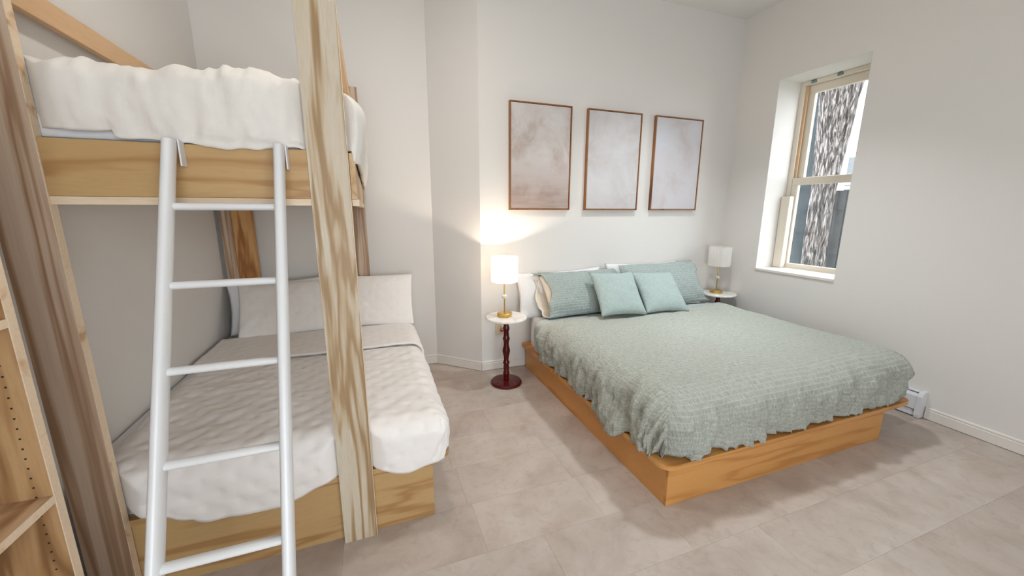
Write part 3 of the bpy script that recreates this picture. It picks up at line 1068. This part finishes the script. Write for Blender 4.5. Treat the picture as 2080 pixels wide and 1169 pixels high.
bm.faces.new(a); bm.faces.new(b[::-1])
from_bm('end_cap', bm, HEATER, t)

# ------------------------------------------------------------------ bunk bed
bunk = thing('bunk_bed', 'tall pine plywood bunk bed with a wider lower bed and a narrower upper bunk', 'bunk bed', (-0.45, 2.6, 0))
PY0, PY1, PTOP = 1.663, 1.693, 2.224
EDGE = PALE


def post(x0, x1, y0, y1, z1, mat, edge_side=None):
    p = box('post', x0, x1, y0, y1, 0.0, z1, mat, bunk, 0.001)
    return p


post(-1.080, -0.947, PY0, PY1, PTOP, PINE_SOLID)
post(-0.204, -0.066, PY0, PY1, PTOP, PINE)
# the right-hand edge band of the plywood post
box('edge_band', -0.0655, -0.0630, PY0, PY1, 0.0, PTOP, PALE, bunk)
box('edge_band', -0.9465, -0.9440, PY0, PY1, 0.0, PTOP, PALE, bunk)
# rear posts: an amber board with a paler board beside it, and a slim one at the right
post(-1.000, -0.860, 3.560, 3.590, 2.46, PINE_ORANGE)
post(-1.075, -1.001, 3.552, 3.590, 2.46, PINE_SOLID)
post(-0.150, -0.030, 3.560, 3.590, 2.46, PINE_SOLID)
# upper bunk frame
box('front_rail', -0.944, -0.204, 1.668, 1.692, 1.540, 1.716, BIRCH, bunk, 0.001)
box('side_rail', -0.062, -0.040, 1.694, 3.558, 1.540, 1.716, BIRCH_Y, bunk, 0.001)
box('side_rail', -1.075, -1.053, 1.694, 3.550, 1.540, 1.716, BIRCH_Y, bunk, 0.001)
box('rear_rail', -0.858, -0.152, 3.562, 3.588, 1.540, 1.716, BIRCH, bunk, 0.001)
box('upper_platform', -1.052, -0.063, 1.6935, 3.551, 1.600, 1.618, PALE, bunk)
box('platform_batten', -0.944, -0.204, 1.668, 1.705, 1.514, 1.539, PALE, bunk)
box('platform_batten', -0.062, -0.036, 1.706, 3.558, 1.514, 1.539, PALE, bunk)
# guard rails at the top
box('guard_rail', -1.075, -1.048, 1.694, 3.550, 2.155, 2.242, PINE_X, bunk, 0.002)
box('guard_rail', -0.088, -0.066, 1.694, 3.559, 2.130, 2.215, PINE_X, bunk, 0.002)
# lower bed box
box('base_front_panel', -1.080, 0.210, 1.700, 1.718, 0.0, 0.300, BIRCH, bunk, 0.0008)
box('base_side_panel', 0.192, 0.210, 1.7185, 3.50, 0.0, 0.300, BIRCH_Y, bunk, 0.0008)
bm = prism_bm(bmesh.new(), rounded_rect(-1.090, 0.300, 1.694, 3.545, (0.03, 0.001, 0.001, 0.07)), 0.3005, 0.326)
from_bm('lower_platform', bm, BIRCH, bunk, auto=30)

# lower mattress, quilt and pillows
mt = prism_bm(bmesh.new(), rounded_rect(-1.095, 0.255, 1.735, 3.545, (0.06, 0.02, 0.05, 0.08)), 0.327, 0.520)
bmesh.ops.bevel(mt, geom=[e for e in mt.edges if abs(e.verts[0].co.z - e.verts[1].co.z) < 1e-4], offset=0.03, segments=3, affect='EDGES', profile=0.5)
tag(from_bm('mattress', mt, WHITE_SHEET, None, auto=50), 'white mattress on the lower bunk under the tufted quilt', 'mattress')

HEM_F = [(-1.09, 0.385), (-0.96, 0.380), (-0.88, 0.345), (-0.685, 0.266), (-0.46, 0.256), (-0.20, 0.330), (-0.058, 0.332), (0.094, 0.296), (0.22, 0.315), (0.31, 0.34)]


def tuft(u, v):
    s = 0.115
    i = math.floor(v / (s * 0.5))
    best = 9
    for k in (i, i + 1):
        off = 0.5 * s if k % 2 else 0.0
        j = round((u - off) / s)
        dx, dy = u - (j * s + off), v - k * s * 0.5
        best = min(best, dx * dx + dy * dy)
    return best


def quilt_disp(u, v, co):
    t2 = tuft(u, v)
    d = -0.0065 * math.exp(-t2 / 0.00014) - 0.004 * math.exp(-t2 / 0.0012)
    d += 0.007 * fr(u * 0.7, v * 1.5, 0, 8.0) + 0.008 * fr(u, v, 3, 2.5)
    return d


def post_limit(co):
    for a, b in ((-1.12, -0.944), (-0.204, -0.063)):
        e = max(a - co.x, co.x - b, 0.0)
        ylim = 1.708 - 0.055 * min(1.0, e / 0.07) ** 0.6 if co.z > 0.322 else 1.708 - 0.055 * min(1.0, e / 0.05)
        if co.y < ylim: co.y = ylim
    if co.x < -1.097: co.x = -1.097
    if co.y > 1.697 and co.x < 0.296 and co.z < 0.339: co.z = 0.339
    if 1.640 < co.y < 1.697 and co.z < 0.33 and co.y > 1.684: co.y = 1.684
    return co


tag(drape('tufted_quilt', -1.092, 0.302, 1.660, 3.08, 0.548, 0.105, {'L': lambda c: 0.46, 'R': lambda c: 0.350, 'F': lambda c: lerp_tab(HEM_F, c)}, WHITE_QUILT,
          None, 0.0115, 0.010, quilt_disp, lambda a, b: 0.006 * fr(a, b, 2, 2.0), post_limit, 0.010, 26),
    'white tufted quilt covering the lower bunk', 'quilt')


def fold_disp(u, v, co):
    t2 = tuft(u, v)
    return 0.004 * fr(u, v, 9, 4.0) - 0.004 * math.exp(-t2 / 0.0003)


tag(drape('folded_back_quilt_top', -1.075, 0.306, 2.72, 3.24, 0.570, 0.10, {'R': lambda c: 0.40}, WHITE_QUILT, None, 0.0125, 0.006, fold_disp, None, None, 0.014),
    'smooth white sheet folded back over the quilt below the tufted pillows', 'sheet')

dm = [(x * 0.11 + (0.055 if k % 2 else 0), k * 0.055) for x in range(-3, 4) for k in range(-3, 4)]
place_pillow('tufted_pillow', 'white tufted pillow standing at the wall end of the lower bunk, behind the ladder', 'pillow',
             pillow_bm(0.70, 0.47, 0.12, 66, 44, 0.035, 0.006, 8.0, dm), WHITE_QUILT, (-0.640, 3.380, 0.735), 0.98, 0.06, 0.014)
place_pillow('tufted_pillow', 'white tufted pillow at the open side of the lower bunk, nearest the slanted wall', 'pillow',
             pillow_bm(0.61, 0.47, 0.12, 60, 44, 0.035, 0.006, 11.0, dm), WHITE_QUILT, (0.004, 3.370, 0.752), 0.98, -0.08, -0.01)
place_pillow('sleeping_pillow', 'plain white pillow peeking out behind the tufted pillow by the bunk wall', 'pillow',
             pillow_bm(0.70, 0.42, 0.07, seed=13.0), WHITE_SHEET, (-0.735, 3.470, 0.745), math.radians(76), 0.0, 0.03)

# upper mattress and comforter
mt = prism_bm(bmesh.new(), rounded_rect(-1.045, -0.075, 1.710, 3.54, (0.05, 0.05, 0.05, 0.05)), 1.6185, 1.800)
um = tag(from_bm('mattress', mt, WHITE_SHEET, None, auto=50), 'white mattress of the upper bunk under the puffy comforter', 'mattress')
drape('fitted_sheet', -1.050, -0.068, 1.698, 3.545, 1.806, 0.03, {'F': lambda c: 1.722, 'R': lambda c: 1.722}, WHITE_SHEET, um, 0.04, 0.0, None, None, None, 0.004, 8)


def puff_disp(u, v, co):
    front = max(0.0, min(1.0, (1.80 - co.y) / 0.08)) * max(0.0, min(1.0, (-0.12 - co.x) / 0.10))
    d = 0.016 * fr(u, v, 0.0, 3.5) + 0.010 * fr(u * 1.0, v * 0.45, 3.0, 9.0)
    g = noise.ridged_multi_fractal(Vector((u * 6.5 + 1.2 * co.z, co.z * 2.2, 7.0)), 0.9, 2.0, 3, 1.0, 2.0)
    gate = max(0.0, min(1.0, (u + 0.66) / 0.25))
    d += front * (0.018 + 0.022 * gate) * (g - 1.0)
    g2 = noise.ridged_multi_fractal(Vector((u * 13 - 3 * co.z, co.z * 7.0, 1.0)), 0.9, 2.0, 2, 1.0, 2.0)
    d += front * (0.003 + 0.007 * gate) * (g2 - 1.0)
    if co.x > -0.2: d *= 1.0 - 0.75 * min(1.0, (co.x + 0.2) / 0.1)
    return d


def upper_limit(co):
    # squeezed behind the posts, free to bulge between them
    for a, b in ((-1.12, -0.940), (-0.208, -0.060)):
        e = max(a - co.x, co.x - b, 0.0)
        k = min(1.0, e / 0.09)
        ylim = 1.702 - 0.060 * k ** 0.7
        if co.y < ylim: co.y = ylim + (co.y - ylim) * 0.7 * k
    if co.y < 1.60: co.y = 1.60
    if co.z < 1.735 and -0.93 < co.x < -0.215 and co.y < 1.80: co.y = min(max(co.y, 1.650), 1.656)
    if co.x < -1.040: co.x = -1.040
    return co


def hemU(c): return 1.722 + 0.012 * noise.noise(Vector((c * 5, 2, 0))) + (0.02 if c < -0.75 else 0.0) - 0.012 * math.exp(-((c + 0.42) / 0.12) ** 2)


tag(drape('comforter', -1.035, -0.020, 1.662, 3.50, 1.958, 0.10, {'F': hemU, 'R': lambda c: 1.67 + 0.03 * noise.noise(Vector((c * 3, 0, 0)))}, WHITE_COTTON,
          None, 0.011, 0.030, puff_disp, lambda a, b: 0.022 * fr(a, b, 5, 3.0), upper_limit, 0.012, 34),
    'puffy wrinkled white comforter on the upper bunk', 'comforter')

# ------------------------------------------------------------------ ladder
lad = thing('bunk_ladder', 'white metal ladder hooked on the upper bunk rail', 'ladder', (-0.44, 0.865, 0))
LT, LB = Vector((0, 1.632, 1.722)), Vector((0, 0.872, 0.0))
dirv = (LT - LB).normalized()
for xx in (-0.595, -0.284):
    bm = bmesh.new()
    top, bot = Vector((xx, LT.y, LT.z)), Vector((xx, LB.y, LB.z))
    # oval tube with slanted ends
    n = 24
    ra, rb = [], []
    for i in range(n):
        a = 2 * PI * i / n
        ox, oy = 0.0165 * math.copysign(abs(math.cos(a)) ** 0.7, math.cos(a)), 0.036 * math.sin(a)
        ra.append(bm.verts.new((xx + ox, bot.y + oy, bot.z + 0.0005)))
        rb.append(bm.verts.new((xx + ox, top.y - 0.012 + oy * 0.9, top.z)))
    for i in range(n): bm.faces.new((ra[i], ra[(i + 1) % n], rb[(i + 1) % n], rb[i]))
    bm.faces.new(ra[::-1]); bm.faces.new(rb)
    from_bm('side_rail', bm, LADDER, lad, auto=50)
for k in range(7):
    z = 1.508 - 0.2365 * k
    yv = LB.y + (LT.y - LB.y) * z / LT.z
    rb_ = rod_bm(bmesh.new(), (-0.595, 0, 0), (-0.284, 0, 0), 0.0118, 20)
    bmesh.ops.scale(rb_, verts=rb_.verts, vec=(1, 1.45, 1))
    bmesh.ops.translate(rb_, verts=rb_.verts, vec=(0, yv, z))
    from_bm('rung', rb_, LADDER, lad, auto=50)
for xx in (-0.578, -0.268):
    bm = bmesh.new()
    box_bm(bm, xx, xx + 0.005, 1.625, 1.666, 1.64, 1.724, 0.001)
    box_bm(bm, xx, xx + 0.005, 1.6665, 1.700, 1.7175, 1.724, 0.001)
    from_bm('hook', bm, LADDER, lad)

# ------------------------------------------------------------------ bookcase at the lower left
bc = thing('bookcase', 'open oak veneer bookcase with peg holes standing before the bunk post', 'bookcase', (-0.98, 0.7, 0))
CX, CY1, CY0, CT = -0.850, 1.300, 0.30, 1.95
box('side_panel', XL + 0.016, CX - 0.003, CY1 - 0.0255, CY1, 0.0, CT, CASEWOOD, bc)
box('edge_band', CX - 0.0028, CX, CY1 - 0.0255, CY1, 0.0, CT, PALE, bc)
box('side_panel', XL + 0.016, CX - 0.003, CY0, CY0 + 0.0255, 0.0, CT, CASEWOOD, bc)
box('edge_band', CX - 0.0028, CX, CY0, CY0 + 0.0255, 0.0, CT, PALE, bc)
box('back_panel', XL + 0.016, XL + 0.022, CY0 + 0.026, CY1 - 0.026, 0.0, CT, CASEWOOD, bc)
for z in (0.06, 0.742, 1.236, CT):
    box('shelf', XL + 0.0225, CX - 0.004, CY0 + 0.026, CY1 - 0.026, z - 0.022, z, CASESHELF, bc)
    box('shelf_edge_band', CX - 0.0038, CX - 0.001, CY0 + 0.026, CY1 - 0.026, z - 0.022, z, PALE, bc)
bm = bmesh.new()
z = 0.20
while z < 1.85:
    for xx in (CX - 0.036, XL + 0.07):
        rod_bm(bm, (xx, CY1 - 0.0262, z), (xx, CY1 - 0.0240, z), 0.0026, 8)
    z += 0.0287
ph = from_bm('peg_holes', bm, DARK, bc)
ph['kind'] = 'stuff'

# ------------------------------------------------------------------ sets of alike things, and pieces that belong to a part
GROUPS = {'framed_painting': 'cloud paintings in a row above the bed', 'side_table': 'marble topped pedestal tables beside the bed',
          'table_lamp': 'brass lamps on the pedestal tables', 'bed_pillow': 'striped pillows at the head of the platform bed',
          'throw_cushion': 'mint linen cushions on the platform bed', 'tufted_pillow': 'tufted pillows on the lower bunk',
          'sleeping_pillow': 'plain white pillows tucked behind others', 'ceiling_lamp': 'round flush ceiling lamps', 'mattress': 'white mattresses on the beds'}
for o in list(COL.objects):
    kind = o.name.split('.')[0]
    if o.parent is None and kind in GROUPS: o['group'] = GROUPS[kind]


def part_of(root, kind): return [c for c in root.children if c.name.split('.')[0] == kind]


for o in list(COL.objects):
    kind = o.name.split('.')[0]
    if kind == 'table_lamp':
        for c in part_of(o, 'shade_ring'): c.parent = part_of(o, 'lamp_shade')[0]
for c, p in zip(part_of(bunk, 'edge_band'), (part_of(bunk, 'post')[1], part_of(bunk, 'post')[0])): c.parent = p
for c, p in zip(part_of(bc, 'edge_band'), part_of(bc, 'side_panel')): c.parent = p
ph.parent = part_of(bc, 'side_panel')[0]
for c, p in zip(part_of(bc, 'shelf_edge_band'), part_of(bc, 'shelf')): c.parent = p
